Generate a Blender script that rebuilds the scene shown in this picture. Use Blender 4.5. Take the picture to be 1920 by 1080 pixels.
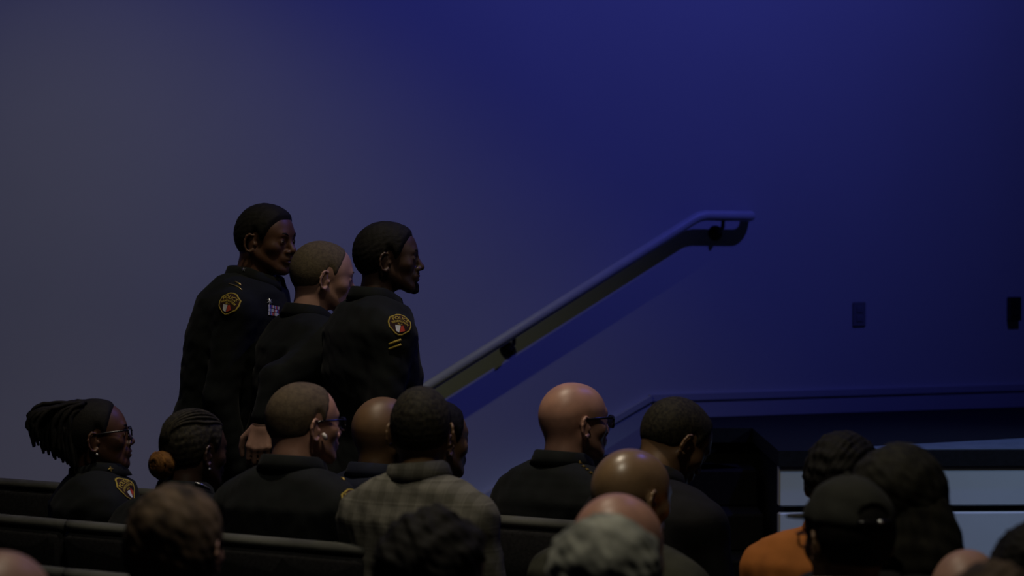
import bpy, math, random
import numpy as np
from mathutils import Vector, Matrix, noise as mnoise
from mathutils.bvhtree import BVHTree

random.seed(7); rng = np.random.default_rng(7)
S = bpy.context.scene
for o in list(bpy.data.objects): bpy.data.objects.remove(o)
COL = S.collection
R = math.radians

# ------------------------------------------------------------------ camera
F = 5208.0; HC = 1.77; YH = 416.0
TILT = math.atan((540 - YH) / F)
cam_d = bpy.data.cameras.new('camera'); cam = bpy.data.objects.new('camera', cam_d); COL.objects.link(cam)
cam_d.sensor_width = 36; cam_d.lens = F / 1920 * 36
cam_d.clip_start = .1; cam_d.clip_end = 100
cam.location = (0, 0, HC); cam.rotation_euler = (math.pi / 2 - TILT, 0, 0)
cam_d.dof.use_dof = True; cam_d.dof.focus_distance = 8.9; cam_d.dof.aperture_fstop = 3.6
S.camera = cam
CF = np.array([0, math.cos(TILT), -math.sin(TILT)]); CU = np.array([0, math.sin(TILT), math.cos(TILT)])
CAMP = np.array([0, 0, HC])
def ray(px, py): return np.array([1, 0, 0]) * (px - 960) / F + CF - CU * (py - 540) / F
def pix(px, py, d):
    r = ray(px, py); return CAMP + r * (d / r[1])

# ------------------------------------------------------------------ world and light
S.view_settings.view_transform = 'Standard'; S.view_settings.look = 'None'
S.view_settings.gamma = 1; S.view_settings.exposure = 0; S.view_settings.use_curve_mapping = False
W = bpy.data.worlds.new('world'); S.world = W; W.use_nodes = True
W.node_tree.nodes['Background'].inputs[0].default_value = (.25, .3, .6, 1)
W.node_tree.nodes['Background'].inputs[1].default_value = .006

WY = math.tan(R(24)); WA = np.array([math.cos(R(24)), math.sin(R(24)), 0]); WN = np.array([math.sin(R(24)), -math.cos(R(24)), 0])
W0 = np.array([0, 12.0, 0])
def wpt(s, z, out=0.0): return W0 + WA * s + WN * out + np.array([0, 0, z])
def wall_s(px, py, out=0.0):               # ray to wall plane -> (s, z)
    r = ray(px, py); t = np.dot(W0 + WN * out - CAMP, WN) / np.dot(r, WN); p = CAMP + r * t
    return float(np.dot(p - W0, WA)), float(p[2])

def light(kind, name, loc, target, energy, color, **kw):
    L = bpy.data.lights.new(name, kind); L.energy = energy; L.color = color
    for k, v in kw.items(): setattr(L, k, v)
    o = bpy.data.objects.new(name, L); COL.objects.link(o); o.location = loc
    o.rotation_euler = (Vector(target) - Vector(loc)).to_track_quat('-Z', 'Y').to_euler()
    return o
light('SPOT', 'blue_stage_spot', tuple(wpt(1.9, 5.6, 3.196)), tuple(wpt(-1.654, 4.5)), 280, (.118, .138, 1.0),
      spot_size=R(166), spot_blend=1.0, shadow_soft_size=.06)
light('SPOT', 'warm_house_spot', tuple(wpt(-3.6, 5.195, 2.5)), tuple(wpt(-.831, .0)), 102, (1.0, .99, .44),
      spot_size=R(46), spot_blend=1.0, shadow_soft_size=.06)
light('AREA', 'ceiling_house_light', (-.35, 7.7, 5.6), (-.35, 7.75, 0), 17, (1.0, .86, .66), shape='DISK', size=.3, spread=R(84))
light('AREA', 'rear_house_light', (.0, 5.0, 5.6), (.0, 5.3, 0), 20, (1.0, .90, .70), shape='DISK', size=.4, spread=R(104))
light('SPOT', 'stage_wash', (5.2, 8.6, 3.6), (2.1, 10.6, .6), 320, (.44, .64, 1.0), spot_size=R(32), spot_blend=.8, shadow_soft_size=.1)
light('SPOT', 'stage_key', (4.8, 7.2, 3.1), (-.62, 8.95, 1.68), 42, (1.0, .80, .66), spot_size=R(13), spot_blend=.8, shadow_soft_size=.12)

# ------------------------------------------------------------------ materials
def mat(name, col, rough=.7, spec=.3, metal=0, var=.15, nscale=30, bump=0, bscale=60, bdist=.003, col2=None, emit=None, sheen=0, stretch=None):
    m = bpy.data.materials.new(name); m.use_nodes = True; nt = m.node_tree; N = nt.nodes; Lk = nt.links
    b = N['Principled BSDF']; b.inputs['Roughness'].default_value = rough; b.inputs['Metallic'].default_value = metal
    b.inputs['Specular IOR Level'].default_value = spec
    if sheen: b.inputs['Sheen Weight'].default_value = sheen; b.inputs['Sheen Roughness'].default_value = .5
    tc = N.new('ShaderNodeTexCoord'); mp = N.new('ShaderNodeMapping'); Lk.new(tc.outputs['Object'], mp.inputs[0])
    if stretch: mp.inputs['Scale'].default_value = stretch
    n = N.new('ShaderNodeTexNoise'); n.inputs['Scale'].default_value = nscale; n.inputs['Detail'].default_value = 5
    Lk.new(mp.outputs[0], n.inputs['Vector'])
    r = N.new('ShaderNodeValToRGB'); c2 = col2 or tuple(c * (1 - var) for c in col)
    r.color_ramp.elements[0].position = .35; r.color_ramp.elements[1].position = .65
    r.color_ramp.elements[0].color = (*c2, 1); r.color_ramp.elements[1].color = (*(tuple(c * (1 + var) for c in col) if not col2 else col), 1)
    Lk.new(n.outputs['Fac'], r.inputs[0]); Lk.new(r.outputs[0], b.inputs['Base Color'])
    if bump:
        n2 = N.new('ShaderNodeTexNoise'); n2.inputs['Scale'].default_value = bscale; n2.inputs['Detail'].default_value = 4
        Lk.new(mp.outputs[0], n2.inputs['Vector'])
        bp = N.new('ShaderNodeBump'); bp.inputs['Strength'].default_value = bump; bp.inputs['Distance'].default_value = bdist
        Lk.new(n2.outputs['Fac'], bp.inputs['Height']); Lk.new(bp.outputs[0], b.inputs['Normal'])
    return m
M = {}
M['wall'] = mat('painted_wall', (.52, .52, .56), .75, .2, var=.015, nscale=2, bump=.02, bscale=250)
M['trim'] = mat('painted_trim', (.40, .40, .46), .5, .35, var=.02, nscale=4)
M['carpet'] = mat('dark_carpet', (.010, .010, .012), .95, .1, var=.3, nscale=120, bump=.4, bscale=300)
M['stage'] = mat('black_stage', (.009, .009, .012), .8, .18, var=.2, nscale=60, bump=.1, bscale=200)
M['strip'] = mat('stage_floor_light', (.16, .19, .24), .6, .3, var=.1, nscale=10)  # blue light reflected on the stage floor, put into the colour
M['panel'] = mat('white_fascia', (.62, .64, .68), .5, .3, var=.04, nscale=3)
M['steel'] = mat('painted_steel', (.56, .56, .62), .42, .5, metal=.0, var=.03, nscale=20)
M['darksteel'] = mat('dark_bracket_steel', (.03, .03, .035), .4, .5, metal=.6)
M['plate'] = mat('outlet_plate', (.20, .20, .23), .5, .4, var=.02)
M['blackplastic'] = mat('black_plastic', (.012, .012, .014), .4, .5)
M['vinyl'] = mat('grey_piping_fabric', (.060, .062, .055), .8, .2, var=.3, nscale=8, bump=.2, bscale=90)
M['chair'] = mat('dark_chair_fabric', (.010, .010, .011), .9, .15, var=.3, nscale=90, bump=.2, bscale=200)
M['legs'] = mat('black_metal_legs', (.01, .01, .01), .4, .5, metal=.5)
M['uniform'] = mat('black_uniform_wool', (.0050, .0064, .0068), .85, .15, var=.25, nscale=18, bump=.25, bscale=25, sheen=.02)
M['navy'] = mat('navy_uniform_cloth', (.0055, .0078, .020), .8, .2, var=.25, nscale=18, bump=.25, bscale=25, sheen=.02)
M['trouser'] = mat('black_trouser_cloth', (.0042, .005, .006), .85, .2, var=.2, nscale=20, bump=.2, bscale=25)
M['olive'] = mat('dark_olive_cloth', (.030, .031, .020), .85, .2, var=.25, nscale=18, bump=.25, bscale=25)
M['dark'] = mat('charcoal_cloth', (.007, .007, .008), .85, .2, var=.25, nscale=18, bump=.25, bscale=25)
M['orange'] = mat('orange_cotton', (.34, .115, .024), .85, .2, var=.12, nscale=12, bump=.3, bscale=18)
M['beige'] = mat('grey_beige_cotton', (.16, .14, .12), .85, .2, var=.15, nscale=12, bump=.3, bscale=18)
M['white_cloth'] = mat('white_shirt_cloth', (.42, .42, .44), .8, .2, var=.05)
M['shoe'] = mat('black_shoe_leather', (.01, .01, .01), .3, .5)
M['gold'] = mat('gold_brass', (.75, .55, .18), .28, .6, metal=.85, var=.1)
M['silver'] = mat('silver_metal', (.70, .70, .72), .28, .6, metal=.85, var=.1)
M['thread'] = mat('yellow_thread', (.36, .27, .045), .8, .2, var=.15, nscale=200)
M['patchbase'] = mat('patch_dark_maroon', (.028, .012, .010), .9, .2, var=.2, nscale=100)
M['white_thread'] = mat('white_thread', (.55, .57, .60), .8, .2, var=.05, nscale=100)
M['red_thread'] = mat('red_thread', (.42, .05, .03), .8, .2, var=.1, nscale=100)
M['blue_thread'] = mat('blue_thread', (.04, .05, .30), .8, .2, var=.1, nscale=100)
M['frame_black'] = mat('black_glasses_frame', (.008, .008, .012), .25, .5)
M['lens_dark'] = mat('dark_lens', (.015, .02, .06), .08, .6)
M['eye'] = mat('eye_white', (.45, .42, .40), .25, .5, var=.03)
M['iris'] = mat('dark_iris', (.02, .012, .008), .2, .5)
M['aid'] = mat('pale_hearing_aid', (.62, .58, .54), .35, .4)
def skinmat(name, col, rough=.48, spec=.4): return mat(name, col, rough, spec, var=.10, nscale=25, bump=.10, bscale=180, bdist=.0006)
M['skin_dark'] = skinmat('deep_brown_skin', (.080, .036, .020))
M['skin_deep'] = skinmat('dark_brown_skin', (.050, .026, .017))
M['skin_brown'] = skinmat('brown_skin', (.150, .085, .042))
M['skin_tan'] = skinmat('tan_brown_skin', (.20, .125, .065), .33, .6)
M['skin_light'] = skinmat('light_skin', (.33, .19, .145))
M['skin_pink'] = skinmat('pink_skin', (.40, .215, .155), .42, .45)
def hairmat(name, col, col2=None, bump=.6, scale=220, rough=.75, stretch=None, nscale=60):
    return mat(name, col, rough, .15, var=.35, nscale=nscale, bump=bump, bscale=scale, bdist=.0012, col2=col2, stretch=stretch)
M['hair_black'] = hairmat('black_hair', (.0065, .0058, .005))
M['hair_soft'] = hairmat('black_hair_tight_waves', (.030, .026, .016), (.008, .007, .006), nscale=110)
M['hair_blond'] = hairmat('cropped_fair_hair', (.100, .079, .048), (.066, .052, .033), nscale=120, rough=.8)
M['hair_redbrown'] = hairmat('thin_reddish_hair', (.105, .078, .050), (.068, .050, .034), nscale=70)
M['hair_long'] = hairmat('long_dark_hair', (.020, .019, .013), (.007, .0065, .005), nscale=30, stretch=(2, 2, .5))
M['hair_brown'] = hairmat('brown_wavy_hair', (.125, .085, .055), (.030, .021, .015), nscale=20, scale=90)
M['hair_grey'] = hairmat('grey_hair', (.36, .37, .32), (.09, .095, .085), nscale=17, scale=90)
M['hair_bun'] = hairmat('copper_brown_hair', (.19, .085, .020), (.07, .030, .010), nscale=40)
M['cap_cloth'] = mat('dark_cap_cloth', (.022, .023, .019), .9, .2, var=.2, nscale=15, bump=.3, bscale=40)

def plaid():
    m = bpy.data.materials.new('grey_plaid_wool'); m.use_nodes = True; nt = m.node_tree; N = nt.nodes; Lk = nt.links
    b = N['Principled BSDF']; b.inputs['Roughness'].default_value = .9; b.inputs['Specular IOR Level'].default_value = .15
    tc = N.new('ShaderNodeTexCoord'); sx = N.new('ShaderNodeSeparateXYZ'); Lk.new(tc.outputs['Object'], sx.inputs[0])
    def stripe(sock, period, width, ph=0.0):
        a = N.new('ShaderNodeMath'); a.operation = 'MULTIPLY_ADD'; Lk.new(sock, a.inputs[0]); a.inputs[1].default_value = 1 / period; a.inputs[2].default_value = ph + 50
        f = N.new('ShaderNodeMath'); f.operation = 'FRACT'; Lk.new(a.outputs[0], f.inputs[0])
        r = N.new('ShaderNodeValToRGB'); r.color_ramp.elements[0].position = 0; r.color_ramp.elements[0].color = (1, 1, 1, 1)
        r.color_ramp.elements[1].position = width; r.color_ramp.elements[1].color = (0, 0, 0, 1); r.color_ramp.interpolation = 'EASE'
        e = r.color_ramp.elements.new(max(width - .08, .01)); e.color = (1, 1, 1, 1)
        Lk.new(f.outputs[0], r.inputs[0]); return r.outputs[0]
    def mul(a, bb, op='ADD', k=None):
        n = N.new('ShaderNodeMath'); n.operation = op
        Lk.new(a, n.inputs[0])
        if k is None: Lk.new(bb, n.inputs[1])
        else: n.inputs[1].default_value = k
        return n.outputs[0]
    v = mul(stripe(sx.outputs[0], .046, .45), stripe(sx.outputs[2], .058, .45, .3))
    fine = mul(stripe(sx.outputs[0], .046, .12, .55), stripe(sx.outputs[2], .058, .12, .8))
    nz = N.new('ShaderNodeTexNoise'); nz.inputs['Scale'].default_value = 160; Lk.new(tc.outputs['Object'], nz.inputs['Vector'])
    t = mul(mul(v, None, 'MULTIPLY', .30), mul(fine, None, 'MULTIPLY', .35)); t = mul(t, mul(nz.outputs['Fac'], None, 'MULTIPLY', .35), 'ADD')
    mx = N.new('ShaderNodeMix'); mx.data_type = 'RGBA'; Lk.new(t, mx.inputs[0])
    mx.inputs[6].default_value = (.066, .064, .050, 1); mx.inputs[7].default_value = (.165, .158, .134, 1)
    Lk.new(mx.outputs[2], b.inputs['Base Color'])
    bp = N.new('ShaderNodeBump'); bp.inputs['Strength'].default_value = .25; bp.inputs['Distance'].default_value = .01
    n2 = N.new('ShaderNodeTexNoise'); n2.inputs['Scale'].default_value = 20; Lk.new(tc.outputs['Object'], n2.inputs['Vector'])
    Lk.new(n2.outputs['Fac'], bp.inputs['Height']); Lk.new(bp.outputs[0], b.inputs['Normal'])
    return m
M['plaid'] = plaid()

# ------------------------------------------------------------------ mesh helpers
def mesh_obj(name, V, Fc, m, parent=None, smooth=True, mats=None, fm=None):
    me = bpy.data.meshes.new(name)
    me.from_pydata([tuple(map(float, v)) for v in V], [], [tuple(map(int, f)) for f in Fc])
    for x in (mats or [m]): me.materials.append(x if not isinstance(x, str) else M[x])
    if smooth: me.polygons.foreach_set('use_smooth', [True] * len(me.polygons))
    if fm is not None: me.polygons.foreach_set('material_index', list(map(int, fm)))
    me.update()
    o = bpy.data.objects.new(name, me); COL.objects.link(o)
    if parent: o.parent = parent
    return o
class MB:
    def __init__(s): s.v = []; s.f = []
    def add(s, V, Fc):
        n = len(s.v); s.v += [tuple(x) for x in V]; s.f += [tuple(i + n for i in f) for f in Fc]; return s
    def box(s, c, size, rot=None, bev=0.0):
        hx, hy, hz = [a / 2 for a in size]; b = min(bev, hx * .9, hy * .9, hz * .9)
        rings = []
        def rect(ix, iy, z, cc):
            x, y = hx - ix, hy - iy
            if cc <= 0: return [(x, -y, z), (x, y, z), (-x, y, z), (-x, -y, z)]
            return [(x, -y + cc, z), (x, y - cc, z), (x - cc, y, z), (-x + cc, y, z), (-x, y - cc, z), (-x, -y + cc, z), (-x + cc, -y, z), (x - cc, -y, z)]
        if b > 0: rings = [rect(b, b, -hz, b * .5), rect(0, 0, -hz + b, b), rect(0, 0, hz - b, b), rect(b, b, hz, b * .5)]
        else: rings = [rect(0, 0, -hz, 0), rect(0, 0, hz, 0)]
        n = len(rings[0]); V = [p for r in rings for p in r]; Fc = []
        for k in range(len(rings) - 1):
            for i in range(n): Fc.append((k * n + i, k * n + (i + 1) % n, (k + 1) * n + (i + 1) % n, (k + 1) * n + i))
        Fc.append(tuple(reversed(range(n)))); Fc.append(tuple((len(rings) - 1) * n + i for i in range(n)))
        Rm = rot or Matrix.Identity(3); cc = Vector(c)
        return s.add([cc + Rm @ Vector(p) for p in V], Fc)
    def tube(s, pts, r, n=10, cap=True):
        P = [Vector(p) for p in pts]; rr = r if hasattr(r, '__len__') else [r] * len(P); V = []; Fc = []
        up = None
        for i, p in enumerate(P):
            t = ((P[min(i + 1, len(P) - 1)] - P[max(i - 1, 0)])).normalized()
            if up is None:
                a = Vector((0, 0, 1)) if abs(t.z) < .9 else Vector((1, 0, 0)); u = t.cross(a).normalized()
            else: u = (up - t * up.dot(t)).normalized()
            up = u; w = t.cross(u)
            for k in range(n):
                an = 2 * math.pi * k / n; V.append(p + (u * math.cos(an) + w * math.sin(an)) * rr[i])
        for i in range(len(P) - 1):
            for k in range(n): Fc.append((i * n + k, i * n + (k + 1) % n, (i + 1) * n + (k + 1) % n, (i + 1) * n + k))
        if cap: Fc.append(tuple(reversed(range(n)))); Fc.append(tuple((len(P) - 1) * n + k for k in range(n)))
        return s.add(V, Fc)
    def ball(s, c, r, nu=14, nv=9, R3=None):
        r = r if hasattr(r, '__len__') else (r, r, r); V = []; Fc = []
        for j in range(1, nv):
            ph = math.pi * j / nv
            for i in range(nu):
                th = 2 * math.pi * i / nu; V.append((r[0] * math.sin(ph) * math.cos(th), r[1] * math.sin(ph) * math.sin(th), r[2] * math.cos(ph)))
        V += [(0, 0, r[2]), (0, 0, -r[2])]; a, b = len(V) - 2, len(V) - 1
        for j in range(nv - 2):
            for i in range(nu): Fc.append((j * nu + i, (j + 1) * nu + i, (j + 1) * nu + (i + 1) % nu, j * nu + (i + 1) % nu))
        for i in range(nu): Fc.append((a, i, (i + 1) % nu)); Fc.append((b, (nv - 2) * nu + (i + 1) % nu, (nv - 2) * nu + i))
        Rm = R3 or Matrix.Identity(3)
        return s.add([Vector(c) + Rm @ Vector(v) for v in V], Fc)
    def build(s, name, m, parent=None, smooth=False): return mesh_obj(name, s.v, s.f, m, parent, smooth)
def tag(o, label=None, cat=None, group=None, kind=None):
    if label: o['label'] = label
    if cat: o['category'] = cat
    if group: o['group'] = group
    if kind: o['kind'] = kind
    return o

# ------------------------------------------------------------------ setting
o = MB(); a, b = wpt(-5, -.0), wpt(6, -.0)
wl = MB().add([wpt(-5, 0), wpt(6, 0), wpt(6, 6), wpt(-5, 6), wpt(-5, 0, -.15), wpt(6, 0, -.15), wpt(6, 6, -.15), wpt(-5, 6, -.15)],
              [(0, 1, 2, 3), (7, 6, 5, 4), (0, 4, 5, 1), (3, 2, 6, 7), (1, 5, 6, 2), (0, 3, 7, 4)]).build('wall_back', M['wall'])
tag(wl, kind='structure')
fl = MB().add([(-6, 2, 0), (6, 2, 0), (6, 14.6, 0), (-6, 14.6, 0), (-6, 2, -.1), (6, 2, -.1), (6, 14.6, -.1), (-6, 14.6, -.1)],
              [(0, 1, 2, 3), (7, 6, 5, 4), (0, 4, 5, 1), (3, 2, 6, 7), (1, 5, 6, 2), (0, 3, 7, 4)]).build('floor', M['carpet'])
tag(fl, kind='structure')

def prism(poly, z0, z1, name, m, parent=None):
    n = len(poly); V = [(p[0], p[1], z0) for p in poly] + [(p[0], p[1], z1) for p in poly]
    Fc = [tuple(reversed(range(n))), tuple(range(n, 2 * n))] + [(i, (i + 1) % n, n + (i + 1) % n, n + i) for i in range(n)]
    return mesh_obj(name, V, Fc, m, parent, smooth=False)
# skirting profile along the wall: boards as thin extrusions
def board(name, pts, out, m):          # polygon in (s,z) on the wall, thickness out
    n = len(pts); V = [wpt(s, z, .001) for s, z in pts] + [wpt(s, z, out) for s, z in pts]
    Fc = [tuple(reversed(range(n))), tuple(range(n, 2 * n))] + [(i, (i + 1) % n, n + (i + 1) % n, n + i) for i in range(n)]
    return tag(mesh_obj(name, V, Fc, m, smooth=False), kind='structure')
s1, z1 = wall_s(1218, 752); s0, z0 = wall_s(930, 922)
ZS = .9
sl = (z1 - z0) / (s1 - s0)
zt = z1
board('baseboard_back', [(s1 + .02, ZS - .0), (5.5, ZS), (5.5, zt - .012), (s1 + .02, zt - .012)], .022, M['trim'])
board('trim_1', [(s1 - .004, zt), (5.5, zt), (5.5, zt + .028), (s1 - .004, zt + .028)], .018, M['trim'])
# sloped skirting with a capped upper edge
sL = -3.0
def zsl(s): return z1 + sl * (s - s1)
sb = s1 - (z1) / sl
board('baseboard_stair', [(sb, 0), (s1, .55), (s1, zt - .012), (sb, .02)], .020, M['trim'])
board('trim_2', [(sb, .0), (s1, zsl(s1)), (s1, zsl(s1) + .026), (sb, .03)], .026, M['trim'])

# ---- stage
xl = pix(1462, 870, 10.5)[0]
stg = bpy.data.objects.new('stage', None); COL.objects.link(stg); stg.location = (xl + .8, 11.2, 0)
tag(stg, 'low black-topped stage platform with pale panelled front against the blue wall', 'stage')
def local(o, par): o.parent = par; o.matrix_parent_inverse = Matrix.Translation(-par.location); return o
def wy(x): return 12 + x * WY
sx1 = 4.6
gx = W0[0] + WA[0] * s1
deck = prism([(xl, 10.54), (sx1, 10.70), (sx1, wy(sx1) - .04), (gx + .02, wy(gx + .02) - .04), (gx + .02, 11.70), (xl, 11.70)], .84, ZS, 'deck', M['stage']); local(deck, stg)
under = prism([(xl + .03, 10.62), (sx1, 10.78), (sx1, wy(sx1) - .06), (gx + .05, wy(gx + .05) - .06), (gx + .05, 11.74), (xl + .03, 11.74)], 0, .84, 'base', M['stage']); local(under, stg)
strip = prism([(pix(1560, 845, 10.58)[0], 10.575), (sx1, 10.72), (sx1, 11.5), (pix(1920, 815, 11.35)[0], 11.15), (pix(1560, 830, 10.7)[0], 10.62)], ZS, ZS + .003, 'floor_light_strip', M['strip']); local(strip, stg)  # thin paler sheet standing in for the lit part of the black deck
for k, (za, zb) in enumerate(((.685, .848), (.02, .662))):
    p = MB(); w_ = (sx1 - xl); p.box(((xl + sx1) / 2, 10.58 + .08, (za + zb) / 2), (w_, .05, zb - za), Matrix.Rotation(math.atan(.16 / (sx1 - xl)), 3, 'Z'), .006)
    local(p.build('front_panel', M['panel']), stg)
# front steps (dark carpet) left of the stage panels
stp = bpy.data.objects.new('stage_steps', None); COL.objects.link(stp); stp.location = (gx + .2, 10.9, 0)
tag(stp, 'black carpeted steps rising to the stage, left of the pale panels', 'steps')
for i in range(5):
    zt_ = .75 - .15 * i; y0_ = 11.40 - .3 * i
    st = MB().box(((gx + .04 + xl) / 2, y0_ + .1501 , zt_ - .075), (xl - gx - .045, .2995, .15), bev=.008)
    if i < 4: st.box(((gx + .04 + xl) / 2, y0_ + .1501, (zt_ - .15) / 2), (xl - gx - .045, .299, zt_ - .15))
    local(st.build('step', M['stage']), stp)
# side flight along the wall behind the audience
sf = bpy.data.objects.new('side_stairs', None); COL.objects.link(sf); sf.location = tuple(wpt(s1 - .8, 0, .45))
tag(sf, 'narrow dark stairs climbing along the wall under the handrail', 'stairs')
tr = .15 / sl
for i in range(5):
    zt_ = .75 - .15 * i; sa = s1 - tr * (i + 1); sbb = s1 - tr * i
    V = [wpt(s, z, q) for q in (.03, .85) for s, z in ((sa, 0), (sbb - .001, 0), (sbb - .001, zt_), (sa, zt_))]
    local(mesh_obj('step', V, [(3, 2, 1, 0), (4, 5, 6, 7), (0, 1, 5, 4), (1, 2, 6, 5), (2, 3, 7, 6), (3, 0, 4, 7)], M['stage'], smooth=False), sf)

# ---- handrail
G = .080
ha = wall_s(800, 727, G); hb = wall_s(1312, 404, G); hc = wall_s(1408, 405, G)
hr = bpy.data.objects.new('handrail', None); COL.objects.link(hr); hr.location = tuple(wpt(hb[0], hb[1]))
tag(hr, 'pale blue-lit metal stair handrail fixed along the wall, rising to the right', 'handrail')
sl2 = (hb[1] - ha[1]) / (hb[0] - ha[0])
pts = [wpt(hb[0] - 2.0, hb[1] - 2.0 * sl2, G)]
pts += [wpt(hb[0] - .03, hb[1] - .03 * sl2, G), wpt(hb[0] - .005, hb[1] - .006, G), wpt(hb[0] + .03, hb[1], G), wpt(hc[0] - .03, hc[1], G)]
for k in range(1, 6):
    an = R(18 * k); pts.append(wpt(hc[0] - .03 + .045 * math.sin(an), hc[1], G - .045 * (1 - math.cos(an))))
pts.append(wpt(hc[0] + .015, hc[1], .004))
local(MB().tube(pts, .0235, 16).build('rail', M['steel'], smooth=True), hr)
def bracket(px, py, slope):
    s_, z_ = wall_s(px, py, G)
    m = MB()
    m.box(wpt(s_, z_ - .021, G), (.085, .022, .006), Matrix(((WA[0], WN[0], 0), (WA[1], WN[1], 0), (0, 0, 1))) @ Matrix.Rotation(-math.atan(slope), 3, 'Y'), .002)
    m.tube([wpt(s_, z_ - .022, G), wpt(s_, z_ - .05, G - .004), wpt(s_ , z_ - .072, G - .03), wpt(s_, z_ - .078, .006)], .009, 10)
    P0, P1 = wpt(s_, z_ - .078, .001), wpt(s_, z_ - .078, .009); m.tube([P0, P1], .034, 20)
    b_ = local(m.build('bracket', M['darksteel'], smooth=False), hr)
bracket(964, 622, sl2); bracket(1356, 404, 0)

# ---- outlets
def outlet(px, py, w, h, out, m, label, dark):
    s_, z_ = wall_s(px, py); r3 = Matrix(((WA[0], WN[0], 0), (WA[1], WN[1], 0), (0, 0, 1)))
    e = bpy.data.objects.new('wall_outlet', None); COL.objects.link(e); e.location = tuple(wpt(s_, z_)); tag(e, label, 'outlet')
    local(MB().box(wpt(s_, z_, out / 2 + .001), (w, out, h), r3, .003).build('cover_plate', m), e)
    for dz in (-.021, .021):
        local(MB().box(wpt(s_, z_ + dz, out + .002), (.033, .004, .028), r3, .0015).build('socket', M['blackplastic'] if dark else M['plate']), e)
outlet(1610, 589, .068, .112, .007, M['plate'], 'pale electrical outlet plate on the wall, nearest the handrail', False)
outlet(1898, 579, .062, .112, .032, M['blackplastic'], 'black wall box at the right end of the blue wall', True)

# ------------------------------------------------------------------ chairs in rows
E35 = np.array([math.cos(R(35)), -math.sin(R(35)), 0]); N35 = np.array([math.sin(R(35)), math.cos(R(35)), 0])
def make_chair():
    root = bpy.data.objects.new('padded_chair', None); COL.objects.link(root)
    # local: x right, y forward; back top at z .95 and y=0
    def slab(name, prof, hw, m, rx=.03):
        n = len(prof); V = []; Fc = []; xs = [-hw, -hw + rx * .4, -hw + rx, 0, hw - rx, hw - rx * .4, hw]; sc = [.55, .88, 1, 1.02, 1, .88, .55]
        cy = sum(p[0] for p in prof) / n; cz = sum(p[1] for p in prof) / n
        for x, k in zip(xs, sc):
            for (y, z) in prof: V.append((x, cy + (y - cy) * k, cz + (z - cz) * (1 - (1 - k) * .06)))
        for i in range(len(xs) - 1):
            for j in range(n): Fc.append((i * n + j, (i + 1) * n + j, (i + 1) * n + (j + 1) % n, i * n + (j + 1) % n))
        Fc.append(tuple(range(n))); Fc.append(tuple(reversed([(len(xs) - 1) * n + j for j in range(n)])))
        return mesh_obj(name, V, Fc, m, root)
    slab('backrest', [(-.035, .90), (-.02, .915), (.03, .915), (.045, .89), (.075, .66), (.11, .48), (.05, .46), (.015, .66)], .262, M['chair'])
    pr = [(.005 + .030 * math.cos(a), .930 + .018 * math.sin(a)) for a in [2 * math.pi * k / 12 for k in range(12)]]
    slab('top_roll', pr, .264, M['vinyl'], .05)
    slab('seat', [(.05, .43), (.07, .462), (.30, .465), (.50, .455), (.525, .43), (.50, .385), (.08, .375)], .255, M['chair'])
    for sx in (-1, 1):
        MB().tube([(sx * .235, .08, .40), (sx * .24, .0, .002)], .012, 8).build('leg', M['legs'], root, True)
        MB().tube([(sx * .235, .47, .40), (sx * .24, .50, .002)], .012, 8).build('leg', M['legs'], root, True)
    return root
def copy_tree(o, parent=None):
    c = o.copy(); COL.objects.link(c); c.parent = parent
    for ch in o.children: copy_tree(ch, c)
    return c
ROW = [np.array([-1.64, 8.9, 0]), np.array([-1.44, 7.8, 0]), np.array([-1.23, 6.7, 0])]
PW = .535
proto = None
def place_chair(p, lab, grp=None, ang=35):
    global proto
    if proto is None: proto = make_chair(); c = proto
    else: c = copy_tree(proto)
    c.location = (float(p[0]), float(p[1]), 0); c.rotation_euler = (0, 0, -R(ang)); tag(c, lab, 'chair')
    if 'group' in c: del c['group']
    if grp: c['group'] = grp
    return c
def row_t(row, px):       # parameter along the row where it crosses pixel column
    u = (px - 960) / F; P = ROW[row]; return (u * P[1] - P[0]) / (E35[0] - u * E35[1])
# joints measured on the photo
t0 = row_t(1, 122) - PW * 1.5
for k in range(-1, 3): pass
CH = []

# ------------------------------------------------------------------ signed distance modelling
def nrm(v): v = np.asarray(v, np.float32); return v / np.linalg.norm(v)
class G3:
    def __init__(s, lo, hi, h):
        s.lo = np.array(lo, np.float32); s.h = h; n = np.ceil((np.array(hi) - s.lo) / h).astype(int) + 1
        ax = [s.lo[i] + h * np.arange(n[i], dtype=np.float32) for i in range(3)]
        s.X, s.Y, s.Z = np.meshgrid(*ax, indexing='ij', sparse=False); s.n = n
def cone(g, a, b, ra, rb):
    a = np.asarray(a, np.float32); b = np.asarray(b, np.float32); ba = b - a; L = float(ba @ ba) + 1e-9
    px, py, pz = g.X - a[0], g.Y - a[1], g.Z - a[2]
    h = np.clip((px * ba[0] + py * ba[1] + pz * ba[2]) / L, 0, 1)
    return np.sqrt((px - ba[0] * h) ** 2 + (py - ba[1] * h) ** 2 + (pz - ba[2] * h) ** 2) - (ra + (rb - ra) * h)
def ell(g, c, r, Rm=None):
    x, y, z = g.X - c[0], g.Y - c[1], g.Z - c[2]
    if Rm is not None:
        x, y, z = (x * Rm[0][0] + y * Rm[1][0] + z * Rm[2][0], x * Rm[0][1] + y * Rm[1][1] + z * Rm[2][1], x * Rm[0][2] + y * Rm[1][2] + z * Rm[2][2])
    k0 = np.sqrt((x / r[0]) ** 2 + (y / r[1]) ** 2 + (z / r[2]) ** 2)
    k1 = np.sqrt((x / r[0] ** 2) ** 2 + (y / r[1] ** 2) ** 2 + (z / r[2] ** 2) ** 2) + 1e-6
    return k0 * (k0 - 1) / k1
def smin(a, b, k):
    h = np.maximum(k - np.abs(a - b), 0) / k; return np.minimum(a, b) - h * h * k * .25
def smax(a, b, k): return -smin(-a, -b, k)
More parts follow.
